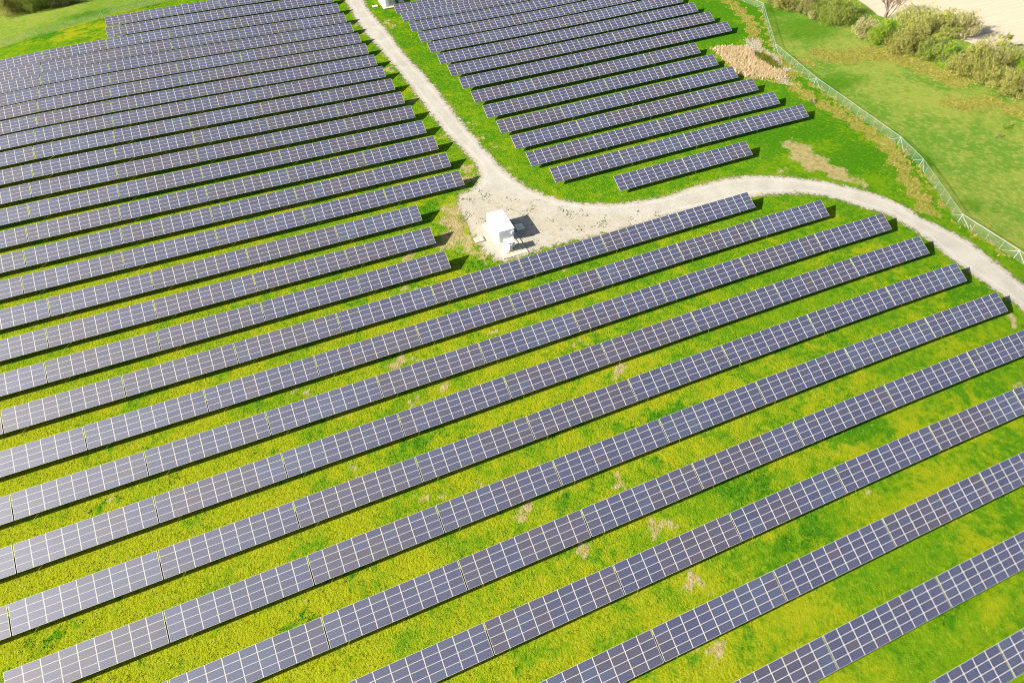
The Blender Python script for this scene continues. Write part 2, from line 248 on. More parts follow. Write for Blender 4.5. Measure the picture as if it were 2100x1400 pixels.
def grass_colour(t, pos, mask_a, mask_b):
    """shared by the ground sheet and the tufts; masks: a = dirt,dry,field  b = lush,meadow"""
    sa = t.n('ShaderNodeSeparateColor'); t.l(mask_a, sa.inputs[0])
    sb = t.n('ShaderNodeSeparateColor'); t.l(mask_b, sb.inputs[0])
    dirt, dry, field = sa.outputs; lush, meadow, _ = sb.outputs
    big = t.noise(pos, 0.028, 4, 0.6, 0.4)
    mid = t.noise(pos, 0.16, 5, 0.62, 0.5)
    sml = t.noise(pos, 0.8, 4, 0.65)
    fin = t.noise(pos, 3.2, 3, 0.7)
    # yellow-green to green, then darker clumps
    sx = t.n('ShaderNodeSeparateXYZ'); t.l(pos, sx.inputs[0])
    # lens flare painted into the sward: yellower to the west, greener north and east
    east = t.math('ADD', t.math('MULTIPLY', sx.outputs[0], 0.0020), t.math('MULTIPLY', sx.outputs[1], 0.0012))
    f1 = t.math('ADD', t.math('MULTIPLY', big, 0.9), t.math('MULTIPLY', mid, 1.15))
    f1 = t.math('ADD', t.math('ADD', f1, t.math('MULTIPLY', lush, 0.30)), t.math('MULTIPLY', sml, 0.75))
    f1 = t.math('SUBTRACT', f1, 0.65)
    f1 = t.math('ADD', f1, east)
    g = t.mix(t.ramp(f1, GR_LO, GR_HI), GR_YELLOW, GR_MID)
    f2 = t.math('ADD', t.math('MULTIPLY', mid, 0.9), t.math('ADD', t.math('MULTIPLY', sml, 0.9), t.math('MULTIPLY', lush, 0.24)))
    f2 = t.math('SUBTRACT', f2, 0.42)
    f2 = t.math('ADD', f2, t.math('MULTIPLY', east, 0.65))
    g = t.mix(t.ramp(f2, 0.58, 0.82), g, GR_DEEP)
    # straw flecks
    fl = t.math('MULTIPLY', t.ramp(fin, 0.56, 0.72), t.ramp(t.math('SUBTRACT', mid, t.math('MULTIPLY', lush, 0.2)), 0.36, 0.60))
    g = t.mix(t.math('MULTIPLY', fl, 0.40), g, GR_STRAW)
    g = t.mix(t.math('MULTIPLY', t.ramp(fin, 0.42, 0.25), 0.35), g, GR_DARK)
    tx = t.noise(pos, 1.7, 2, 0.6)
    g = t.mix(t.math('MULTIPLY', t.ramp(tx, 0.56, 0.72), 0.42), g, GR_TIP)
    g = t.mix(t.math('MULTIPLY', t.ramp(tx, 0.43, 0.28), 0.42), g, GR_DARK)
    # meadow outside the fence
    mead = t.mix(t.ramp(t.math('ADD', t.math('MULTIPLY', big, 0.5), t.math('ADD', t.math('MULTIPLY', mid, 0.35), t.math('MULTIPLY', sml, 0.25))), 0.45, 0.64), MEAD_A, MEAD_B)
    mead = t.mix(t.math('MULTIPLY', t.ramp(t.math('ADD', sml, t.math('MULTIPLY', fin, 0.3)), 0.66, 0.80), 0.45), mead, MEAD_C)
    mf = t.math('MULTIPLY', meadow, t.math('SUBTRACT', 1.0, t.math('MULTIPLY', lush, 0.75)))
    g = t.mix(mf, g, mead)
    # dry straw and bare dirt with broken edges
    nz = t.math('ADD', t.math('MULTIPLY', mid, 0.5), t.math('ADD', t.math('MULTIPLY', sml, 0.6), t.math('MULTIPLY', fin, 0.35)))
    nz = t.math('SUBTRACT', nz, 0.72)
    dcol = t.mix(t.ramp(sml, 0.35, 0.65), DRY_A, DRY_B)
    dcol = t.mix(t.math('MULTIPLY', t.ramp(fin, 0.5, 0.7), 0.5), dcol, DRY_C)
    g = t.mix(t.ramp(t.math('ADD', dry, nz), 0.30, 0.62), g, dcol)
    bcol = t.mix(t.ramp(t.math('ADD', sml, t.math('MULTIPLY', fin, 0.4)), 0.5, 0.85), DIRT_A, DIRT_B)
    g = t.mix(t.math('MULTIPLY', t.ramp(t.math('ADD', dirt, t.math('MULTIPLY', nz, 1.1)), 0.34, 0.74), 0.92), g, bcol)
    # the harvested field
    wv = t.n('ShaderNodeMapping'); wv.inputs['Rotation'].default_value = (0, 0, 0.5); wv.inputs['Scale'].default_value = (0.06, 1.1, 1)
    t.l(pos, wv.inputs['Vector'])
    st = t.noise(wv.outputs[0], 1.0, 4, 0.6)
    fcol = t.mix(t.ramp(st, 0.35, 0.65), FIELD_A, FIELD_B)
    fcol = t.mix(t.math('MULTIPLY', t.ramp(big, 0.4, 0.65), 0.5), fcol, FIELD_C)
    g = t.mix(t.ramp(t.math('ADD', field, t.math('MULTIPLY', nz, 0.5)), 0.35, 0.65), g, fcol)
    return g, fin, sml

GR_LO, GR_HI = 0.64, 1.02
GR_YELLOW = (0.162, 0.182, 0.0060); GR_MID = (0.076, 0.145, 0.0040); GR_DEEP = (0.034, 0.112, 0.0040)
GR_STRAW = (0.250, 0.200, 0.030); GR_DARK = (0.042, 0.082, 0.0040); GR_TIP = (0.190, 0.205, 0.020)
MEAD_A = (0.068, 0.140, 0.014); MEAD_B = (0.150, 0.180, 0.030); MEAD_C = (0.225, 0.195, 0.065)
DRY_A = (0.190, 0.175, 0.034); DRY_B = (0.110, 0.130, 0.010); DRY_C = (0.260, 0.205, 0.080)
DIRT_A = (0.160, 0.130, 0.045); DIRT_B = (0.260, 0.205, 0.100)
FIELD_A = (0.345, 0.295, 0.210); FIELD_B = (0.385, 0.330, 0.245); FIELD_C = (0.365, 0.310, 0.220)

m_ground, nt = new_mat('meadow_ground'); t = NT(nt)
geo = t.n('ShaderNodeNewGeometry')
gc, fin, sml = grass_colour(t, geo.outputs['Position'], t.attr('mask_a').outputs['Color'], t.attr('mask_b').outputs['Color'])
b = t.n('ShaderNodeBsdfPrincipled'); b.inputs['Roughness'].default_value = 0.9; b.inputs['Specular IOR Level'].default_value = 0.0
bump = t.n('ShaderNodeBump'); bump.inputs['Strength'].default_value = 0.9; bump.inputs['Distance'].default_value = 0.25
t.l(t.math('ADD', t.math('MULTIPLY', fin, 0.6), t.math('MULTIPLY', sml, 0.5)), bump.inputs['Height'])
t.l(gc, b.inputs['Base Color']); t.l(bump.outputs[0], b.inputs['Normal'])
o = t.n('ShaderNodeOutputMaterial'); t.l(b.outputs[0], o.inputs[0])

def leaf_mat(name, build, transl=0.35):
    m, nt = new_mat(name); t = NT(nt)
    c = build(t)
    d = t.n('ShaderNodeBsdfDiffuse'); tr = t.n('ShaderNodeBsdfTranslucent'); mx = t.n('ShaderNodeMixShader')
    mx.inputs[0].default_value = transl
    t.l(c, d.inputs[0]); t.l(c, tr.inputs[0]); t.l(d.outputs[0], mx.inputs[1]); t.l(tr.outputs[0], mx.inputs[2])
    o = t.n('ShaderNodeOutputMaterial'); t.l(mx.outputs[0], o.inputs[0])
    return m
def _tuft(t):
    geo = t.n('ShaderNodeNewGeometry')
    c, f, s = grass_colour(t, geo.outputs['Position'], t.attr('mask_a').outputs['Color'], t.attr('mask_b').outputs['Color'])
    h = t.n('ShaderNodeHueSaturation'); t.l(c, h.inputs['Color'])
    r = t.attr('rnd').outputs['Fac']
    t.l(t.math('ADD', t.math('MULTIPLY', r, 0.7), 0.75), h.inputs['Value'])
    t.l(t.math('ADD', t.math('MULTIPLY', r, 0.02), 0.49), h.inputs['Hue'])
    return h.outputs[0]
m_tuft = leaf_mat('grass_blades', _tuft, 0.4)

# gravel of the track
m_road, nt = new_mat('pale_gravel'); t = NT(nt)
geo = t.n('ShaderNodeNewGeometry'); pos = geo.outputs['Position']
ed = t.attr('edge').outputs['Fac']; pad = t.attr('pad').outputs['Fac']
n1 = t.noise(pos, 0.22, 4, 0.6, 0.4); n2 = t.noise(pos, 1.1, 4, 0.65); n3 = t.noise(pos, 5.0, 3, 0.7)
c = t.mix(t.ramp(n1, 0.3, 0.7), (0.240, 0.222, 0.182), (0.292, 0.274, 0.232))
c = t.mix(t.math('MULTIPLY', t.ramp(n3, 0.40, 0.70), 0.4), c, (0.340, 0.318, 0.270))
c = t.mix(t.math('MULTIPLY', t.ramp(n3, 0.46, 0.30), 0.35), c, (0.12, 0.10, 0.07))
# ruts where the wheels run: smoother and paler lines along the track
rut = t.math('ABSOLUTE', t.math('SUBTRACT', ed, 1.7))
c = t.mix(t.math('MULTIPLY', t.math('MULTIPLY', t.ramp(rut, 0.55, 0.1), t.ramp(n2, 0.3, 0.6)), t.math('MULTIPLY', t.math('SUBTRACT', 1.0, pad), 0.35)), c, (0.350, 0.332, 0.290))
# dirt at the verge, browner pad
verge = t.ramp(t.math('ADD', ed, t.math('MULTIPLY', t.math('SUBTRACT', n2, 0.5), 4.5)), 1.5, -0.6)
c = t.mix(t.math('MULTIPLY', verge, 0.75), c, (0.210, 0.156, 0.074))
c = t.mix(t.math('MULTIPLY', pad, t.math('MULTIPLY', t.ramp(n2, 0.35, 0.6), 0.55)), c, (0.243, 0.202, 0.125))
d = t.n('ShaderNodeBsdfPrincipled'); d.inputs['Roughness'].default_value = 0.9; d.inputs['Specular IOR Level'].default_value = 0.2
t.l(c, d.inputs['Base Color'])
bp = t.n('ShaderNodeBump'); bp.inputs['Strength'].default_value = 0.6; bp.inputs['Distance'].default_value = 0.06
t.l(t.math('ADD', n3, n2), bp.inputs['Height']); t.l(bp.outputs[0], d.inputs['Normal'])
tp = t.n('ShaderNodeBsdfTransparent'); mx = t.n('ShaderNodeMixShader')
nn = t.math('ADD', t.math('MULTIPLY', t.math('SUBTRACT', n2, 0.5), 3.4), t.math('MULTIPLY', t.math('SUBTRACT', n3, 0.5), 1.6))
nn = t.math('ADD', nn, t.math('MULTIPLY', t.math('SUBTRACT', n1, 0.5), 1.5))
nn = t.math('MULTIPLY', nn, t.math('ADD', t.math('MULTIPLY', pad, 0.8), 1.0))
cover = t.ramp(t.math('ADD', ed, nn), -0.45, 0.75)
weeds = t.math('MULTIPLY', pad, t.ramp(t.math('ADD', t.math('MULTIPLY', n2, 0.6), t.math('MULTIPLY', n3, 0.5)), 0.66, 0.72))
t.l(t.math('MULTIPLY', cover, t.math('SUBTRACT', 1.0, weeds)), mx.inputs[0])
t.l(tp.outputs[0], mx.inputs[1]); t.l(d.outputs[0], mx.inputs[2])
o = t.n('ShaderNodeOutputMaterial'); t.l(mx.outputs[0], o.inputs[0])

# solar glass: cells with thin pale grid lines, colour per module
m_glass, nt = new_mat('solar_cells'); t = NT(nt)
tc = t.n('ShaderNodeTexCoord'); sp = t.n('ShaderNodeSeparateXYZ'); t.l(tc.outputs['Object'], sp.inputs[0])
def lines(sock, period, width, off):
    f = t.math('FRACT', t.math('ADD', t.math('DIVIDE', sock, period), off))
    f = t.math('ABSOLUTE', t.math('SUBTRACT', f, 0.5))
    return t.math('GREATER_THAN', f, 0.5-width/period/2)
lx = lines(sp.outputs[0], 0.1545, 0.007, 0.0); ly = lines(sp.outputs[1], 0.1475, 0.007, 0.0)
grid = t.math('MAXIMUM', lx, ly)
oi = t.n('ShaderNodeObjectInfo')
nz = t.noise(tc.outputs['Object'], 2.2, 2, 0.5)
base = t.mix(t.math('MULTIPLY', t.ramp(nz, 0.3, 0.7), 0.25), oi.outputs['Color'], (0.032, 0.034, 0.060), 'MIX')
c = t.mix(t.math('MULTIPLY', grid, 0.40), base, (0.22, 0.22, 0.23))
b = t.n('ShaderNodeBsdfPrincipled'); t.l(c, b.inputs['Base Color'])
b.inputs['Roughness'].default_value = 0.57; b.inputs['IOR'].default_value = 1.52
b.inputs['Specular IOR Level'].default_value = 0.85
b.inputs['Coat Weight'].default_value = 0.25; b.inputs['Coat Roughness'].default_value = 0.15
o = t.n('ShaderNodeOutputMaterial'); t.l(b.outputs[0], o.inputs[0])

m_frame = simple('aluminium_frame', (0.47, 0.44, 0.39), 0.5, 0.0)
m_steel = simple('galvanised_steel', (0.30, 0.30, 0.29), 0.5, 0.6, 0.2)
m_white = simple('white_paint', (0.66, 0.66, 0.65), 0.5, 0, 0.03, 1.2)
m_greyp = simple('pale_grey_paint', (0.70, 0.74, 0.71), 0.5, 0, 0.04, 2)
m_lidgrey = simple('grey_paint_trim', (0.30, 0.32, 0.33), 0.5)
m_black = simple('black_rubber', (0.02, 0.02, 0.02), 0.6)
m_conc = simple('pale_concrete', (0.36, 0.31, 0.235), 0.9, 0, 0.14, 0.9, 0.2)
m_conc2 = simple('weathered_concrete', (0.52, 0.47, 0.35), 0.9, 0, 0.15, 2.2, 0.2)
m_rock = simple('limestone', (0.215, 0.195, 0.165), 0.9, 0, 0.3, 2.5, 0.2)
m_post = simple('fence_steel', (0.24, 0.26, 0.24), 0.5, 0.2)

# ------------------------------------------------------------------ ground sheet
def axis(lo, hi, step, far):
    core = np.arange(lo, hi+step*0.5, step); out = [core]; g = step; a = hi; ext = []
    while a < far: g *= 1.5; a += g; ext.append(a)
    g = step; a = lo; ex2 = []
    while a > -far: g *= 1.5; a -= g; ex2.append(a)
    return np.concatenate([np.array(ex2[::-1]), core, np.array(ext)])
gx = axis(-100, 262, 0.8, 1500); gy = axis(-20, 318, 0.8, 1500)
X, Y = np.meshgrid(gx, gy); nx, ny = len(gx), len(gy)
xs, ys = X.ravel(), Y.ravel()
zs = ground_z(xs, ys); zs_ground = zs
idx = np.arange(nx*ny).reshape(ny, nx)
F = np.stack([idx[:-1, :-1].ravel(), idx[:-1, 1:].ravel(), idx[1:, 1:].ravel(), idx[1:, :-1].ravel()], 1)
di, dr, fi, lu, me_ = masks(xs, ys)
MA = np.stack([di, dr, fi], 1); MBk = np.stack([lu, me_, np.zeros_like(lu)], 1)
gm = np_mesh('ground', np.stack([xs, ys, zs], 1), F, [m_ground], cols={'mask_a': MA, 'mask_b': MBk})
gm.polygons.foreach_set('use_smooth', np.ones(len(F), bool))
tag(link_mesh('ground', gm), kind='structure')

# ------------------------------------------------------------------ gravel track
st = 0.6
rx = np.arange(24, 136, st); ry = np.arange(20, 262, st)
X, Y = np.meshgrid(rx, ry); s = sdf(X.ravel(), Y.ravel(), ROAD_S).reshape(X.shape)
keep = s > -2.4
kq = keep[:-1, :-1] & keep[:-1, 1:] & keep[1:, 1:] & keep[1:, :-1]
idx = np.arange(X.size).reshape(X.shape)
F = np.stack([idx[:-1, :-1][kq], idx[:-1, 1:][kq], idx[1:, 1:][kq], idx[1:, :-1][kq]], 1)
used = np.unique(F); remap = -np.ones(X.size, int); remap[used] = np.arange(len(used))
px, py = X.ravel()[used], Y.ravel()[used]
padm = sm(sdf(px, py, PAD_S), -1.5, 2.5)
rm = np_mesh('gravel_track', np.stack([px, py, ground_z(px, py)+0.03], 1), remap[F], [m_road],
             attrs={'edge': s.ravel()[used], 'pad': padm})
rm.polygons.foreach_set('use_smooth', np.ones(len(F), bool))
tag(link_mesh('gravel_track', rm), kind='structure')

# ------------------------------------------------------------------ camera projection (only used to know which tables the photo shows)
AX = [Vector(a) for a in CAM_AXES]; CAM = Vector((0, 0, CAM_HEIGHT)); FPX = LENS*2100/36
def project(p):
    v = Vector(p)-CAM; d = v.dot(AX[2])
    if d < 1: return None
    return (W_PX/2+FPX*v.dot(AX[0])/d, H_PX/2-FPX*v.dot(AX[1])/d)

# ------------------------------------------------------------------ solar tables
NCOL, NROW = 9, 4
MW = (PITCH-TABLE_GAP-8*GAP_M)/NCOL
MH = (SLANT-3*GAP_M)/NROW
def module_mesh():
    m = MB(); hx, hy, t_ = MW/2, MH/2, 0.04
    bx, by = 0.037, 0.021
    # frame rim and glass
    O = [(-hx,-hy),(hx,-hy),(hx,hy),(-hx,hy)]; I = [(-hx+bx,-hy+by),(hx-bx,-hy+by),(hx-bx,hy-by),(-hx+bx,hy-by)]
    for i in range(4):
        j = (i+1) % 4
        m.face([O[i]+(0,), O[j]+(0,), I[j]+(0,), I[i]+(0,)], 0)
        m.face([O[j]+(0,), O[i]+(0,), O[i]+(-t_,), O[j]+(-t_,)], 0)
        m.face([I[i]+(0,), I[j]+(0,), I[j]+(-.003,), I[i]+(-.003,)], 0)
    m.face([p+(-.003,) for p in I], 1)
    m.face([p+(-t_,) for p in O[::-1]], 0)
    return m.mesh('solar_module', [m_frame, m_glass])
ME_MODULE = module_mesh()
ct, s_t = math.cos(TILT), math.sin(TILT)
def up(xl, v, off=0.0):
    """point on the tilted plane of a table: xl along, v up the slope, off above it; local to the table's base"""
    return (xl, v*ct-off*s_t, GAP_GROUND+v*s_t+off*ct)
LEG_X = (-6.6, 0.0, 6.6)
def rack_mesh():
    m = MB(); L = PITCH-TABLE_GAP
    R = Matrix.Rotation(TILT, 3, 'X')
    for v in (0.62, 1.48, 2.45, 3.31):
        m.box(up(0, v, -0.085), (L, 0.06, 0.08), 0, R)
    for x in LEG_X:
        m.box(up(x, SLANT/2, -0.18), (0.06, SLANT*0.92, 0.10), 0, R)
        a = up(x, 2.2, -0.22); m.tube(a, (x, a[1]-1.1, 0.45), 0.03)
    m.box(up(0, 0.0, -0.06), (L*0.998, 0.012, 0.04), 0, R)
    return m.mesh('rack', [m_steel])
ME_RACK = rack_mesh()
def leg_mesh(h):
    m = MB(); m.box((0, 0, h/2-0.15), (0.10, 0.07, h+0.3)); return m.mesh('leg', [m_steel])
VF, VR = 0.75, 3.1
ME_LEG_F = leg_mesh(up(0, VF, -0.2)[2]); ME_LEG_R = leg_mesh(up(0, VR, -0.2)[2])

BLUES = [(0.027, 0.029, 0.068), (0.030, 0.032, 0.073), (0.026, 0.028, 0.066), (0.031, 0.033, 0.068)]
BROWNS = [(0.034, 0.030, 0.056), (0.032, 0.029, 0.058), (0.038, 0.031, 0.051)]
PALES = [(0.033, 0.040, 0.078), (0.032, 0.039, 0.080)]

def paint_modules(rng, bias):
    """colour of each module: runs of columns from the same batch, single odd ones"""
    out = {}; batch = None
    pb = min(0.85, max(0.03, rng.gauss(bias, 0.25)))
    for c in range(NCOL):
        if batch is None or rng.random() < 0.30:
            r = rng.random()
            batch = BROWNS if r < pb else (PALES if r > 0.86 else BLUES)
        for r_ in range(NROW):
            src = batch
            if rng.random() < 0.11: src = rng.choice((BLUES, BROWNS, PALES, BLUES))
            k = rng.uniform(0.88, 1.12); col = rng.choice(src)
            out[(c, r_)] = tuple(v*k for v in col)+(1.0,)
    return out

ORD = ['first','second','third','fourth','fifth','sixth','seventh','eighth','ninth','tenth','eleventh','twelfth','thirteenth','fourteenth','fifteenth','sixteenth','seventeenth','eighteenth','nineteenth']
GROUPS = {'S': 'solar tables in the rows below the white cabin',
          'W': 'solar tables in the rows left of the gravel track',
          'N': 'solar tables in the rows right of the gravel track'}

proto = None
def make_proto():
    r = empty('solar_table', (0, 0, 0))
    for c in range(NCOL):
        for k in range(NROW):
            xl = -(PITCH-TABLE_GAP)/2+MW/2+c*(MW+GAP_M); v = MH/2+k*(MH+GAP_M)
            o = link_mesh('solar_module', ME_MODULE, r, up(xl, v)); o.rotation_euler = (TILT, 0, 0)
    link_mesh('rack', ME_RACK, r)
    for x in LEG_X:
        link_mesh('leg', ME_LEG_F, r, (x, up(0, VF)[1], 0)); link_mesh('leg', ME_LEG_R, r, (x, up(0, VR)[1], 0))
    return r
tables = []
for blk, num, x0, y0, k0, k1, east_seen in ROWS:
    row = []
    for k in range(k0, k1):
        xe, xw = x0-k*PITCH-TABLE_GAP/2, x0-(k+1)*PITCH+TABLE_GAP/2
        z1, z2 = float(rack_level(np.array(xw), np.array(y0))), float(rack_level(np.array(xe), np.array(y0)))
        seen = 0
        for a in np.linspace(0.01, 0.99, 13):
            for v in np.linspace(0.0, 1.0, 5):
                p = project((xw+(xe-xw)*a, y0+v*SLANT*ct, z1+(z2-z1)*a+v*SLANT*s_t))
                if p and 2 < p[0] < W_PX-2 and 2 < p[1] < H_PX-2: seen += 1
        if seen: row.append((k, xw, xe, z1, z2, seen))
    n = len(row)
    for i, (k, xw, xe, z1, z2, seen) in enumerate(row):       # i = 0 is the rightmost one in view
        uu = project(((xw+xe)/2, y0, (z1+z2)/2))[0]
        tone = 'lilac-grey' if uu < 650 else ('grey-violet' if uu < 1300 else 'indigo')
        if blk == 'S':
            where = '%s row below the white cabin' % ORD[num-1]
        elif blk == 'W':
            where = '%s row up, left of track' % ORD[num-1]
        else:
            where = '%s row up, right of track' % ORD[num-1]
        if blk == 'N':
            j = n-1-i
            pos = 'nearest the track' if j == 0 else '%s from the track' % ORD[j]
        elif blk == 'W':
            pos = 'nearest the track' if i == 0 else '%s from the track' % ORD[i]
        else:
            pos = 'rightmost' if i == 0 else ('leftmost' if i == n-1 and n > 2 else '%s from the right' % ORD[i])
        tables.append((blk, num, k, xw, xe, y0, z1, z2, '%s solar table %s in the %s' % (tone, pos, where)))
print('tables', len(tables))
for ti, (blk, num, k, xw, xe, y0, z1, z2, where) in enumerate(tables):
    rng = random.Random(num*1000+k*37+ord(blk))
    if proto is None: proto = make_proto(); root = proto
    else:
        root = proto.copy(); COL.objects.link(root)
        for ch in proto_children:
            c = ch.copy(); COL.objects.link(c); c.parent = root
    if ti == 0: proto_children = list(proto.children)
    kids = proto_children if ti == 0 else None
    root.location = ((xw+xe)/2, y0, (z1+z2)/2-GAP_GROUND)
    root.rotation_euler = (0, -math.atan2(z2-z1, xe-xw), 0)
    root['_i'] = ti
    xc = (xw+xe)/2
    bias = 0.12 + 0.26*(xc < 45) + (0.15 if mnoise.noise(Vector((xc*0.02, y0*0.05, 3.3))) > 0.05 else -0.08)
    tint = paint_modules(rng, bias)
    tables[ti] += (root, tint, bias)
bpy.context.view_layer.update()
for rec in tables:
    root, tint, where = rec[9], rec[10], rec[8]
    del root['_i']
    n = 0
    for ch in root.children:
        if ch.data == ME_MODULE:
            ch.color = tint[(n // NROW, n % NROW)]; n += 1
    tag(root, where, 'solar table', GROUPS[rec[0]])

# ------------------------------------------------------------------ cabins, cabinet, slabs
def cabin_on_pad(x0, y0, pad_len, front, labels):
    """pad's front-left corner at (x0, y0)"""
    z = gz(x0+2.7, y0+5)
    pw, ph = 5.45, 0.22
    pad = MB(); pad.box((pw/2, pad_len/2, ph/2-0.3), (pw, pad_len, ph+0.6))
    pad.box((2.77, 1.2+(pad_len-1.6)/2, ph+0.06), (3.62, pad_len-1.6, 0.12))
    p = pad.build('concrete_pad', m_conc, None, (x0, y0, z), 0.02)
    tag(p, labels[0], 'concrete pad')
    c = empty('equipment_cabin', (x0+0.86, y0+front, z+ph+0.12))
    tag(c, labels[1], 'cabin')
    w, l, h = 3.5, 6.85, 2.72
    b = MB(); b.box((w/2, l/2, h/2), (w, l, h)); b.build('body', m_white, c, bevel=0.03)
    r = MB(); r.box((w/2, l/2, h+0.035), (w+0.12, l+0.12, 0.07)); r.build('roof', m_white, c, bevel=0.02)
    g = MB(); g.box((w/2, 0.0-0.012, h/2-0.02), (w-0.24, 0.03, h-0.22)); g.build('end_panel', m_greyp, c)
    v = MB()
    v.box((-0.02, l-1.55, 1.98), (0.05, 1.9, 0.62), 2)
    for i in range(6): v.box((-0.055, l-1.55, 1.74+i*0.095), (0.04, 1.8, 0.03), 1)
    v.build('vent', [m_lidgrey, m_greyp, m_black], c)
    d = MB(); d.box((-0.02, 1.15, 0.72), (0.05, 1.0, 1.25)); d.build('hatch', m_greyp, c, bevel=0.01)
    d = MB(); d.box((w-0.45, -0.16, 1.95), (0.5, 0.28, 0.62)); jb = d.build('junction_box', m_white, c, bevel=0.02)
    k = MB()
    pts = [(w-0.35, -0.2, 1.66), (w-0.30, -0.28, 1.2), (w-0.02, -0.35, 0.9), (w+0.05, -0.55, 0.45), (w-0.1, -0.9, 0.05)]
    for a, b_ in zip(pts[:-1], pts[1:]): k.tube(a, b_, 0.035)
    k.build('cable', m_black, jb)
    return z+ph+0.12, c
zt, cab = cabin_on_pad(34.22, 88.08, 12.55, 4.95, ('pale two-tier concrete pad under the white cabin beside the gravel track',
     'white box cabin with flat roof and grey end panel at the bend of the track'))
# transformer cabinet in front of the cabin
tr = empty('transformer_cabinet', (35.42, 89.62, zt))
tag(tr, 'small white transformer cabinet with cooling shelves in front of the white cabin', 'transformer')
w, l, h = 2.1, 1.75, 1.98
b = MB(); b.box((0.52, l/2+0.15, h/2), (0.9, l-0.3, h)); b.box((w-0.45, l/2+0.35, h/2-0.05), (0.75, l-0.7, h-0.2)); b.build('tank', m_white, tr, bevel=0.02)
b = MB(); b.box((w/2, l/2, h+0.05), (w, l, 0.10)); lid = b.build('lid', m_white, tr, bevel=0.02)
b = MB(); b.tube((0.75, 0.55, h+0.13), (1.5, 0.75, h+0.13), 0.03); b.tube((1.5, 0.75, h+0.13), (1.38, 1.25, h+0.13), 0.03)
b.tube((0.75, 0.55, h+0.08), (0.75, 0.55, h+0.14), 0.03); b.tube((1.38, 1.25, h+0.08), (1.38, 1.25, h+0.14), 0.03)
b.build('lifting_bar', m_lidgrey, lid)
for i in range(4):
    b = MB(); b.box((0.62, 0.05, 0.35+i*0.42), (1.15, 0.42, 0.06)); b.build('cooling_shelf', m_white, tr)
for x in (0.05, 1.2):
    b = MB(); b.box((x, -0.12, h/2), (0.07, 0.07, h)); b.build('upright', m_white, tr)
b = MB(); b.box((w-0.04, l/2, h/2), (0.08, 0.5, h)); b.build('side_duct', m_greyp, tr)
for (x, y, sx, sy, hh, mt, lab) in ((31.75, 95.95, 1.9, 1.7, 0.30, m_conc, 'square pale concrete slab lying in the grass left of the white cabin'),
                                   (41.1, 96.2, 1.8, 1.85, 0.42, m_conc2, "square weathered concrete slab in the white cabin's shadow")):
    s = MB(); s.box((0, 0, hh/2-0.1), (sx, sy, hh+0.2)); o = s.build('concrete_slab', mt, None, (x, y, gz(x, y)), 0.03)
    tag(o, lab, 'slab')
_, cab2 = cabin_on_pad(45.4, 225.3, 12.5, 1.55, ('pale concrete pad under the cabin at the top edge of the photo',
     'white box cabin with grey doors at the top edge beside the track'))
for x in (0.75, 1.9, 2.9):
    d = MB(); d.box((x, -0.05, 1.15), (0.95, 0.05, 2.2)); dd = d.build('door', m_greyp if x < 1.5 else m_lidgrey, cab2, bevel=0.01)
    hd = MB(); hd.box((x+0.36, -0.10, 1.1), (0.05, 0.06, 0.3)); hd.build('handle', m_black, dd)
for (x, y, sx, sy, hh, mt, lab) in ((43.2, 229.0, 1.9, 1.7, 0.28, m_conc, 'pale concrete slab between the track and the top cabin'),
                                   (52.6, 229.3, 1.8, 1.8, 0.4, m_conc2, 'weathered concrete slab behind the nearest-track table of the top row')):
    s = MB(); s.box((0, 0, hh/2-0.1), (sx, sy, hh+0.2)); o = s.build('concrete_slab', mt, None, (x, y, gz(x, y)), 0.03)
    tag(o, lab, 'slab')

# ------------------------------------------------------------------ chain-link fences
m_mesh, nt = new_mat('chain_link'); t = NT(nt)
at = t.n('ShaderNodeUVMap'); sp = t.n('ShaderNodeSeparateXYZ'); t.l(at.outputs[0], sp.inputs[0])
def wire(a):
    f = t.math('FRACT', t.math('DIVIDE', a, 0.075)); f = t.math('ABSOLUTE', t.math('SUBTRACT', f, 0.5))
    return t.math('LESS_THAN', f, 0.030)
wv = t.math('MAXIMUM', wire(t.math('ADD', sp.outputs[0], sp.outputs[1])), wire(t.math('SUBTRACT', sp.outputs[0], sp.outputs[1])))
d = t.n('ShaderNodeBsdfDiffuse'); d.inputs[0].default_value = (0.24, 0.30, 0.25, 1)
trl = t.n('ShaderNodeBsdfTranslucent'); trl.inputs[0].default_value = (0.24, 0.30, 0.25, 1)
m2 = t.n('ShaderNodeMixShader'); m2.inputs[0].default_value = 0.4; t.l(d.outputs[0], m2.inputs[1]); t.l(trl.outputs[0], m2.inputs[2])
tp = t.n('ShaderNodeBsdfTransparent'); mx = t.n('ShaderNodeMixShader')
t.l(wv, mx.inputs[0]); t.l(tp.outputs[0], mx.inputs[1]); t.l(m2.outputs[0], mx.inputs[2])
o = t.n('ShaderNodeOutputMaterial'); t.l(mx.outputs[0], o.inputs[0])

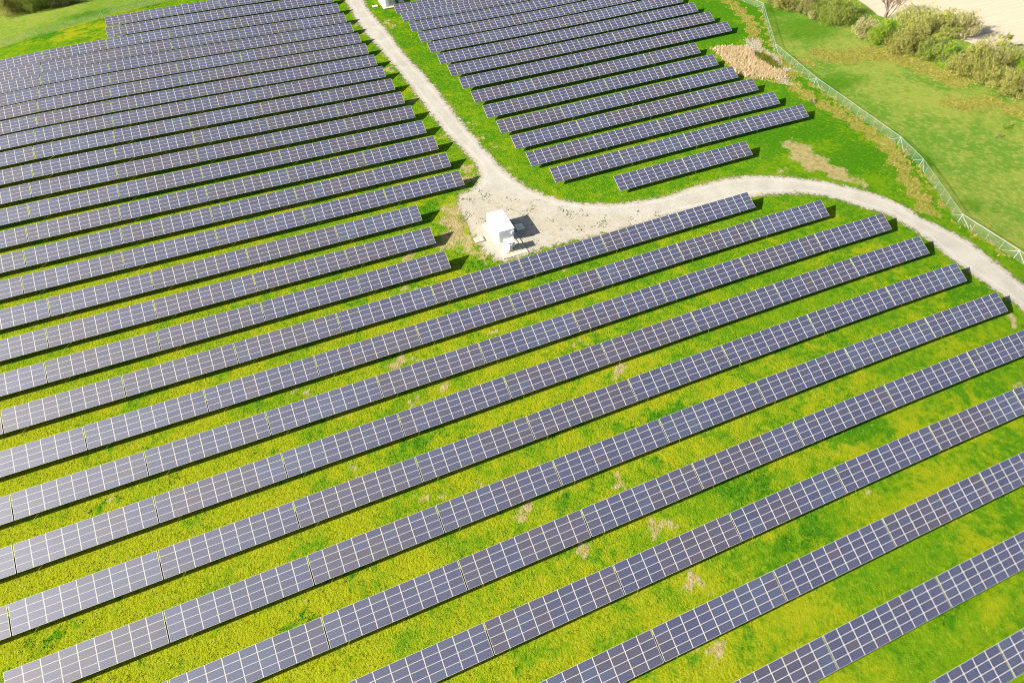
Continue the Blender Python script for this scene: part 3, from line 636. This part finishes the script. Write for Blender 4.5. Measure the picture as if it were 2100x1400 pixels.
def fence(line, label, height, out_side, corner_brace=True):
    root = empty('chain_link_fence', (line[0][0], line[0][1], gz(*line[0])))
    tag(root, label, 'fence')
    base = Vector(root.location)
    def L(x, y, h): return Vector((x, y, gz(x, y)+h))-base
    for i in range(len(line)-1):
        a, b = Vector(line[i]), Vector(line[i+1]); ln = (b-a).length; n = max(1, round(ln/3.0)); d = (b-a)/ln
        nrm = Vector((-d.y, d.x))*out_side
        # wire mesh of this straight run
        V = []; Fq = []; UV = []
        for k in range(n+1):
            p = a+(b-a)*k/n; u = ln*k/n
            V += [tuple(L(p.x, p.y, 0.03)), tuple(L(p.x, p.y, height-0.02))]; UV += [(u, 0), (u, height)]
            if k: q = 2*k; Fq.append((q-2, q, q+1, q-1))
        me = bpy.data.meshes.new('mesh_panel'); me.from_pydata(V, [], Fq); me.materials.append(m_mesh)
        uvl = me.uv_layers.new(name='UVMap')
        for lp in me.loops: uvl.data[lp.index].uv = UV[lp.vertex_index]
        link_mesh('mesh_panel', me, root)
        r = MB()
        for k in range(n):
            p, q = a+(b-a)*k/n, a+(b-a)*(k+1)/n
            r.tube(L(p.x, p.y, height), L(q.x, q.y, height), 0.026, n=6, cap=False)
            for j in (1, 2):
                o1, o2 = nrm*(0.13*j), nrm*(0.13*j)
                r.tube(L(p.x+o1.x, p.y+o1.y, height+0.11*j), L(q.x+o2.x, q.y+o2.y, height+0.11*j), 0.007, n=3, cap=False)
        r.build('top_rail', m_post, root)
        for k in range(n+1 if i == len(line)-2 else n):
            p = a+(b-a)*k/n; corner = (k == 0 and i > 0)
            m = MB(); rad = 0.06 if corner else 0.028
            m.tube((0, 0, -0.2), (0, 0, height+(0.12 if corner else 0.0)), rad, n=8)
            m.tube((0, 0, height-0.02), (nrm.x*0.30, nrm.y*0.30, height+0.27), 0.022, n=5)
            m.build('post', m_post, root, L(p.x, p.y, 0))
            if corner and corner_brace:
                dp = (Vector(line[i-1])-a).normalized()
                for dd in (d, dp):
                    e = a+dd*2.6; br = MB(); br.tube(L(a.x, a.y, height-0.15), L(e.x, e.y, 0.1), 0.04, n=6)
                    br.build('brace', m_post, root)
    return root
fence(FENCE_LINE, 'tall galvanised chain-link fence curving between the solar field and the right-hand meadow', 2.05, -1)
fence(FENCE_BACK_LINE, 'faint chain-link fence behind the rows at the top left corner', 2.05, 1)

# ------------------------------------------------------------------ grass tufts (nobody could count them)
def scatter(n, xr, yr, fn):
    x = RNG.uniform(*xr, n); y = RNG.uniform(*yr, n)
    k = RNG.random(n) < fn(x, y); return x[k], y[k]
def blades(name, x, y, hgt, wid, per, mat, lean=0.35, cols=True, zoff=0.0):
    n = len(x); hgt = np.broadcast_to(hgt, (n,)); wid = np.broadcast_to(wid, (n,))
    z = ground_z(x, y)-0.02+zoff
    di, dr, fi, lu, me_ = masks(x, y) if cols else (np.zeros(n),)*5
    V = []; A = []; B = []; R = []
    for k in range(per):
        a = RNG.uniform(0, 2*np.pi, n); ox = RNG.normal(0, 1, n)*wid*0.5; oy = RNG.normal(0, 1, n)*wid*0.5
        h = hgt*RNG.uniform(0.55, 1.15, n); w = wid*RNG.uniform(0.6, 1.2, n)/2
        la = RNG.uniform(0, 2*np.pi, n); ll = h*lean*RNG.uniform(0.2, 1.6, n)
        p1 = np.stack([x+ox-np.cos(a)*w, y+oy-np.sin(a)*w, z], 1)
        p2 = np.stack([x+ox+np.cos(a)*w, y+oy+np.sin(a)*w, z], 1)
        p3 = np.stack([x+ox+np.cos(la)*ll, y+oy+np.sin(la)*ll, z+h], 1)
        V.append(np.stack([p1, p2, p3], 1))
    V = np.stack(V, 1).reshape(-1, 3)
    rep = 3*per
    F = np.arange(len(V)).reshape(-1, 3)
    at = {'rnd': np.repeat(RNG.random(n*per), 3)}
    cl = None
    if cols: cl = {'mask_a': np.repeat(np.stack([di, dr, fi], 1), rep, 0), 'mask_b': np.repeat(np.stack([lu, me_, lu*0], 1), rep, 0)}
    me = np_mesh(name, V, F, [mat], attrs=at, cols=cl)
    return link_mesh(name, me)
def in_view(x, y, margin=60):
    z = ground_z(x, y); P = np.stack([x, y, z-CAM_HEIGHT], 1)
    A = np.array(CAM_AXES); d = P @ A[2]; u = W_PX/2+FPX*(P @ A[0])/np.maximum(d, 1); v = H_PX/2-FPX*(P @ A[1])/np.maximum(d, 1)
    return (d > 1) & (u > -margin) & (u < W_PX+margin) & (v > -margin) & (v < H_PX+margin)
def grass_density(x, y):
    di, dr, fi, lu, me_ = masks(x, y)
    road = sdf(x, y, ROAD_S)
    d = in_view(x, y)*(1-0.85*di)*(1-fi)*np.where(road > 0.3, 0.0, 1.0)
    return d*np.clip(95/np.hypot(x, y+20), 0.22, 1.0)*(0.75+0.25*lu)
xs, ys = scatter(TUFTS, (-100, 258), (-18, 312), grass_density)
lu = masks(xs, ys)[3]
hh = 0.06+0.05*RNG.random(len(xs))+0.10*lu*RNG.random(len(xs))
tag(blades('grass', xs, ys, hh, 0.15+0.13*RNG.random(len(xs)), 3, m_tuft, 1.0), 'short rough grass growing between and around the solar rows', 'grass', kind='stuff')
print('tufts', len(xs))
# weeds seeded in the gravel pad
def weed_density(x, y):
    s = sdf(x, y, PAD_S); clump = np.array([mnoise.noise(Vector((a*0.35, b*0.35, 1.0))) for a, b in zip(x, y)])
    cab_ = ~((x > 33.8) & (x < 40) & (y > 87.8) & (y < 101))
    return (s > -1.0)*(clump > 0.16)*cab_*0.5
xs, ys = scatter(9000, (28, 78), (82, 118), weed_density)
def flat(c): return lambda t: (lambda a: t.mix(t.ramp(a, 0.0, 1.0), c[0], c[1]))(t.attr('rnd').outputs['Fac'])
m_weed = leaf_mat('weed_leaves', flat(((0.035, 0.080, 0.006), (0.085, 0.125, 0.010))), 0.3)
tag(blades('weeds', xs, ys, 0.16, 0.26, 3, m_weed, 0.8, False, 0.03), 'scattered green weeds sprouting through the gravel beside the white cabin', 'weeds', kind='stuff')

# reeds in the drainage hollow
m_reed = leaf_mat('dry_reed', flat(((0.33, 0.25, 0.135), (0.56, 0.44, 0.27))), 0.3)
m_greed = leaf_mat('green_reed', flat(((0.060, 0.085, 0.010), (0.150, 0.155, 0.020))), 0.3)
def reed_density(x, y):
    g = sdf(x, y, GREEN_REED_OUTLINE); s = sdf(x, y, REED_OUTLINE)
    return np.where(g > 0, 0.0, sm(s, -1.0, 1.2)*0.9)
xs, ys = scatter(30000, (100, 150), (110, 160), reed_density)
tag(blades('reeds', xs, ys, 0.8, 0.20, 3, m_reed, 0.45, False), 'pale pink-tan dry reeds filling the hollow beside the fence bend', 'reeds', kind='stuff')
xs, ys = scatter(24000, (100, 150), (110, 160), lambda x, y: sm(sdf(x, y, GREEN_REED_OUTLINE), -0.6, 0.6)*0.9)
tag(blades('green_reeds', xs, ys, 0.8, 0.25, 3, m_greed, 0.5, False), 'yellow-green rushes along the fence side of the dry reeds', 'rushes', kind='stuff')
# long dry grass on the strips
def dry_density(x, y):
    dr = masks(x, y)[1]; rd = sdf(x, y, REED_OUTLINE)
    return np.where(rd > -1, 0, dr*0.5)*in_view(x, y)
xs, ys = scatter(90000, (95, 215), (40, 195), dry_density)
m_straw = leaf_mat('straw_grass', flat(((0.150, 0.145, 0.025), (0.290, 0.245, 0.085))), 0.3)
tag(blades('dry_grass', xs, ys, 0.34, 0.32, 3, m_straw, 0.9, False), 'long straw-coloured dry grass along the ditch, the fence and the hedge', 'dry grass', kind='stuff')

# limestone rubble
V = []; Fc = []
for pts in RUBBLE_PATCHES:
    xa, xb = min(p[0] for p in pts), max(p[0] for p in pts); ya, yb = min(p[1] for p in pts), max(p[1] for p in pts)
    n = int((xb-xa)*(yb-ya)*14); x = RNG.uniform(xa-0.5, xb+0.5, n); y = RNG.uniform(ya-0.5, yb+0.5, n)
    k = sdf(x, y, pts)+RNG.normal(0, 0.5, n) > 0
    for a, b_ in zip(x[k], y[k]):
        r = 0.12+0.22*random.random()**2; z = gz(a, b_); q = len(V)
        ang = random.uniform(0, 6.28)
        for dx, dy, dz in ((1,0,0),(0.3,0.9,0),(-0.8,0.6,0),(-0.8,-0.6,0),(0.3,-0.95,0),(0.45,0.2,0.8),(-0.4,0.35,0.7),(-0.1,-0.45,0.85)):
            j = random.uniform(0.75, 1.2); X_, Y_ = dx*j*r, dy*j*r
            V.append((a+X_*math.cos(ang)-Y_*math.sin(ang), b_+X_*math.sin(ang)+Y_*math.cos(ang), z-0.03+dz*r*random.uniform(0.5, 1)))
        for f in ((0,1,5),(1,2,6),(1,6,5),(2,3,6),(3,7,6),(3,4,7),(4,0,7),(0,5,7),(5,6,7)): Fc.append(tuple(q+i for i in f))
rk = np_mesh('rubble', np.array(V), np.array(Fc), [m_rock])
tag(link_mesh('rubble', rk), 'pale broken limestone rubble lining the drain by the fence', 'rubble', kind='stuff')

# ------------------------------------------------------------------ bushes and trees
m_twig = simple('grey_twig', (0.16, 0.125, 0.085), 0.85, 0, 0.25, 3, 0.2)
m_branch = simple('pinkish_bark', (0.17, 0.125, 0.095), 0.85, 0, 0.25, 2, 0.2)
def foliage_mat(name, a, b_, c):
    def f(t):
        geo = t.n('ShaderNodeNewGeometry'); n = t.noise(geo.outputs['Position'], 0.55, 3, 0.6)
        col = t.mix(t.ramp(n, 0.35, 0.65), a, b_)
        r = t.attr('rnd').outputs['Fac']
        col = t.mix(t.ramp(r, 0.22, 0.05), col, (0.080, 0.082, 0.022))
        return t.mix(t.ramp(r, 0.6, 0.95), col, c)
    return leaf_mat(name, f, 0.35)
FM = {
 'green': foliage_mat('leaf_green', (0.130, 0.222, 0.020), (0.189, 0.246, 0.033), (0.271, 0.258, 0.077)),
 'bright': foliage_mat('leaf_bright', (0.124, 0.264, 0.013), (0.183, 0.288, 0.022), (0.236, 0.270, 0.039)),
 'yellow': foliage_mat('leaf_yellow', (0.254, 0.294, 0.040), (0.295, 0.300, 0.072), (0.366, 0.336, 0.143)),
 'olive': foliage_mat('leaf_olive', (0.195, 0.228, 0.033), (0.254, 0.252, 0.061), (0.330, 0.282, 0.116)),
 'tan': foliage_mat('leaf_tan', (0.319, 0.282, 0.132), (0.254, 0.258, 0.077), (0.437, 0.378, 0.215)),
 'brown': foliage_mat('leaf_brown', (0.218, 0.204, 0.072), (0.177, 0.210, 0.039), (0.295, 0.246, 0.127)),
}
def bush(name, x, y, rx, ry, h, kind, label, cat, group, n=2600, seed=0, leaf=0.27, gap=0.0, top=0.0):
    rr = np.random.default_rng(seed+5); rd = random.Random(seed)
    root = empty(name, (x, y, gz(x, y))); tag(root, label, cat, group)
    # several stems fanning from the base, each with a few upright twigs
    s = MB(); tips = []
    for i in range(9):
        a = rd.uniform(0, 6.28); q = rd.uniform(0.25, 0.95)
        mid = Vector((math.cos(a)*rx*q*0.45, math.sin(a)*ry*q*0.45, h*rd.uniform(0.3, 0.5)))
        end = Vector((math.cos(a)*rx*q*0.9, math.sin(a)*ry*q*0.9, h*rd.uniform(0.62, 0.95)*(1-0.25*q)))
        s.tube((math.cos(a)*0.2, math.sin(a)*0.2, -0.1), mid, 0.09, 0.055, 5, cap=False); s.tube(mid, end, 0.055, 0.02, 5, cap=False)
        tips += [(mid, end)]
        for _ in range(7):
            p = mid.lerp(end, rd.uniform(0.1, 1.0)); e = p+Vector((rd.gauss(0, 0.4), rd.gauss(0, 0.4), rd.uniform(0.3, 1.0)))*(h*0.24)
            s.tube(p, e, 0.025, 0.008, 3, cap=False)
    s.build('stem', m_twig, root)
    # foliage: uneven clumps of small leaves around lobes
    nl = max(9, int(9+rx*ry*0.8)); lobes = []
    for i in range(nl):
        a = rd.uniform(0, 6.28); q = math.sqrt(rd.random())*0.78
        lz = h*(rd.uniform(0.38, 0.80) if i % 5 < 3 else rd.uniform(0.08, 0.30))*(1-0.35*q*q)
        lobes.append((math.cos(a)*rx*q, math.sin(a)*ry*q, lz, rd.uniform(0.26, 0.46)*min(rx, ry, h*0.9), rd.uniform(0.8, 1.4)))
    lob = np.array(lobes); wts = lob[:, 3]**2; wts /= wts.sum()
    pick = rr.choice(nl, n, p=wts); u = rr.normal(0, 1, (n, 3)); u /= np.linalg.norm(u, axis=1)[:, None]
    rad = rr.random(n)**0.45*1.12
    c = lob[pick, :3]+u*(lob[pick, 3]*rad)[:, None]*np.stack([np.ones(n), np.ones(n), lob[pick, 4]], 1)
    c[:, 2] = np.abs(c[:, 2])*0.97+0.05
    hol = np.array([mnoise.noise(Vector(p)*0.9+Vector((seed, 0, 0))) for p in c])
    c = c[hol > -0.14+gap]; n = len(c)
    # leaf sprays: long thin upright-leaning triangles and quads
    d1 = rr.normal(0, 1, (n, 3)); d1[:, 2] = np.abs(d1[:, 2])+0.7; d1 /= np.linalg.norm(d1, axis=1)[:, None]
    d2 = np.cross(d1, rr.normal(0, 1, (n, 3))); d2 /= np.linalg.norm(d2, axis=1)[:, None]
    L = leaf*rr.uniform(1.0, 3.0, n)[:, None]; Wd = leaf*rr.uniform(0.14, 0.38, n)[:, None]
    V = np.stack([c-d1*L*0.5, c+d2*Wd, c+d1*L*0.6, c-d2*Wd], 1).reshape(-1, 3)
    me = np_mesh('foliage', V, np.arange(4*n).reshape(-1, 4), [FM[kind]], attrs={'rnd': np.repeat(rr.random(n), 4)})
    link_mesh('foliage', me, root)
    return root
def bare_tree(x, y, h, label, seed=3):
    rd = random.Random(seed); root = empty('bare_tree', (x, y, gz(x, y))); tag(root, label, 'tree')
    tr = MB(); cr = MB()
    def grow(p, d, ln, r, lvl):
        e = p+d*ln; mid = p.lerp(e, 0.5)+Vector((rd.gauss(0, 1), rd.gauss(0, 1), 0))*ln*0.05
        tgt = tr if lvl == 0 else cr
        tgt.tube(p, mid, r, r*0.8, 6 if lvl < 2 else 4, cap=False); tgt.tube(mid, e, r*0.8, r*0.6, 6 if lvl < 2 else 4, cap=False)
        if lvl >= 5 or r < 0.009: return
        for _ in range(3 if lvl < 4 else 2):
            nd = (d+Vector((rd.gauss(0, 0.36), rd.gauss(0, 0.36), rd.uniform(-0.02, 0.22)))).normalized()
            grow(mid.lerp(e, rd.uniform(0.2, 1.0)), nd, ln*rd.uniform(0.6, 0.85), r*0.66, lvl+1)
    for i in range(7):
        a = i*0.9; sp_ = rd.uniform(0.15, 0.55)
        grow(Vector((math.cos(a)*0.4, math.sin(a)*0.4, -0.2)), Vector((math.cos(a)*sp_, math.sin(a)*sp_, 1)).normalized(), h*0.33, 0.17, 0)
    tr.build('trunk', m_branch, root); cr.build('crown', m_branch, root)
    return root
HB = 'bushes of the hedge along the pale field'
for i, (x, y, rx, ry, h, kind, n, lab) in enumerate(BUSHES):
    bush('bush', x, y, rx, ry, h, kind, lab, 'bush', HB, n, 40+i)
bare_tree(195.0, 149.5, 11.0, 'leafless pinkish tree with fanning branches at the top edge of the pale field')
for i, (x, y, rx, ry, h, kind, n, lab) in enumerate(BACK_BUSHES):
    bush('bush', x, y, rx, ry, h, kind, lab, 'bush', 'bushes in the top left corner', n, 90+i)
for i, (x, y, rx, ry, h, kind, n, lab) in enumerate(SHRUBS):
    bush('shrub', x, y, rx, ry, h, kind, lab, 'shrub', 'low shrubs in the meadow outside the fence', n, 140+i, 0.14)

# ------------------------------------------------------------------ thin spring haze
if HAZE > 0:
    m_haze, nt = new_mat('thin_air'); t = NT(nt)
    pv = t.n('ShaderNodeVolumePrincipled'); pv.inputs['Color'].default_value = (1.0, 0.985, 0.95, 1)
    pv.inputs['Density'].default_value = HAZE; pv.inputs['Anisotropy'].default_value = HAZE_G
    o = t.n('ShaderNodeOutputMaterial'); t.l(pv.outputs[0], o.inputs['Volume'])
    hz = MB(); zl, zh = float(zs_ground.min())-1.0, CAM_HEIGHT+4.0
    hz.box((81, 149, (zl+zh)/2), (3600, 3600, zh-zl))
    tag(hz.build('haze', m_haze), kind='stuff')

# ------------------------------------------------------------------ light, sky, camera
SUN_EL = math.atan2(1.0, math.hypot(1.95, 0.08)); SUN_AZ = math.atan2(-1.95, 0.08)   # azimuth clockwise from +Y
w = bpy.data.worlds.new('World'); scene.world = w; w.use_nodes = True
nt = w.node_tree; nt.nodes.clear()
sky = nt.nodes.new('ShaderNodeTexSky'); sky.sky_type = 'NISHITA'; sky.sun_disc = False
sky.sun_elevation = SUN_EL; sky.sun_rotation = SUN_AZ % (2*math.pi)
sky.air_density = 1.0; sky.dust_density = 2.0; sky.ozone_density = 1.0
bg = nt.nodes.new('ShaderNodeBackground'); bg.inputs[1].default_value = SKY_STRENGTH
out = nt.nodes.new('ShaderNodeOutputWorld'); nt.links.new(sky.outputs[0], bg.inputs[0]); nt.links.new(bg.outputs[0], out.inputs[0])
sl = bpy.data.lights.new('sun', 'SUN'); sl.energy = SUN_STRENGTH; sl.angle = math.radians(0.55); sl.color = (1.0, 0.95, 0.86)
so = bpy.data.objects.new('sun', sl); COL.objects.link(so); so.location = (-150, 50, 120)
so.rotation_euler = Vector((1.95, -0.08, -1.0)).to_track_quat('-Z', 'Y').to_euler()

cd = bpy.data.cameras.new('camera'); cd.lens = LENS; cd.sensor_width = 36; cd.clip_end = 12000; cd.clip_start = 0.5
co = bpy.data.objects.new('camera', cd); COL.objects.link(co)
M = Matrix((AX[0], AX[1], -AX[2])).transposed().to_4x4(); M.translation = CAM
co.matrix_world = M
scene.camera = co
vs = scene.view_settings; vs.view_transform = 'Standard'; vs.look = 'None'; vs.gamma = 1.0; vs.use_curve_mapping = False
vs.exposure = EXPOSURE
scene.cycles.transparent_max_bounces = 12
scene.cycles.max_bounces = 6
scene.cycles.filter_width = 1.0
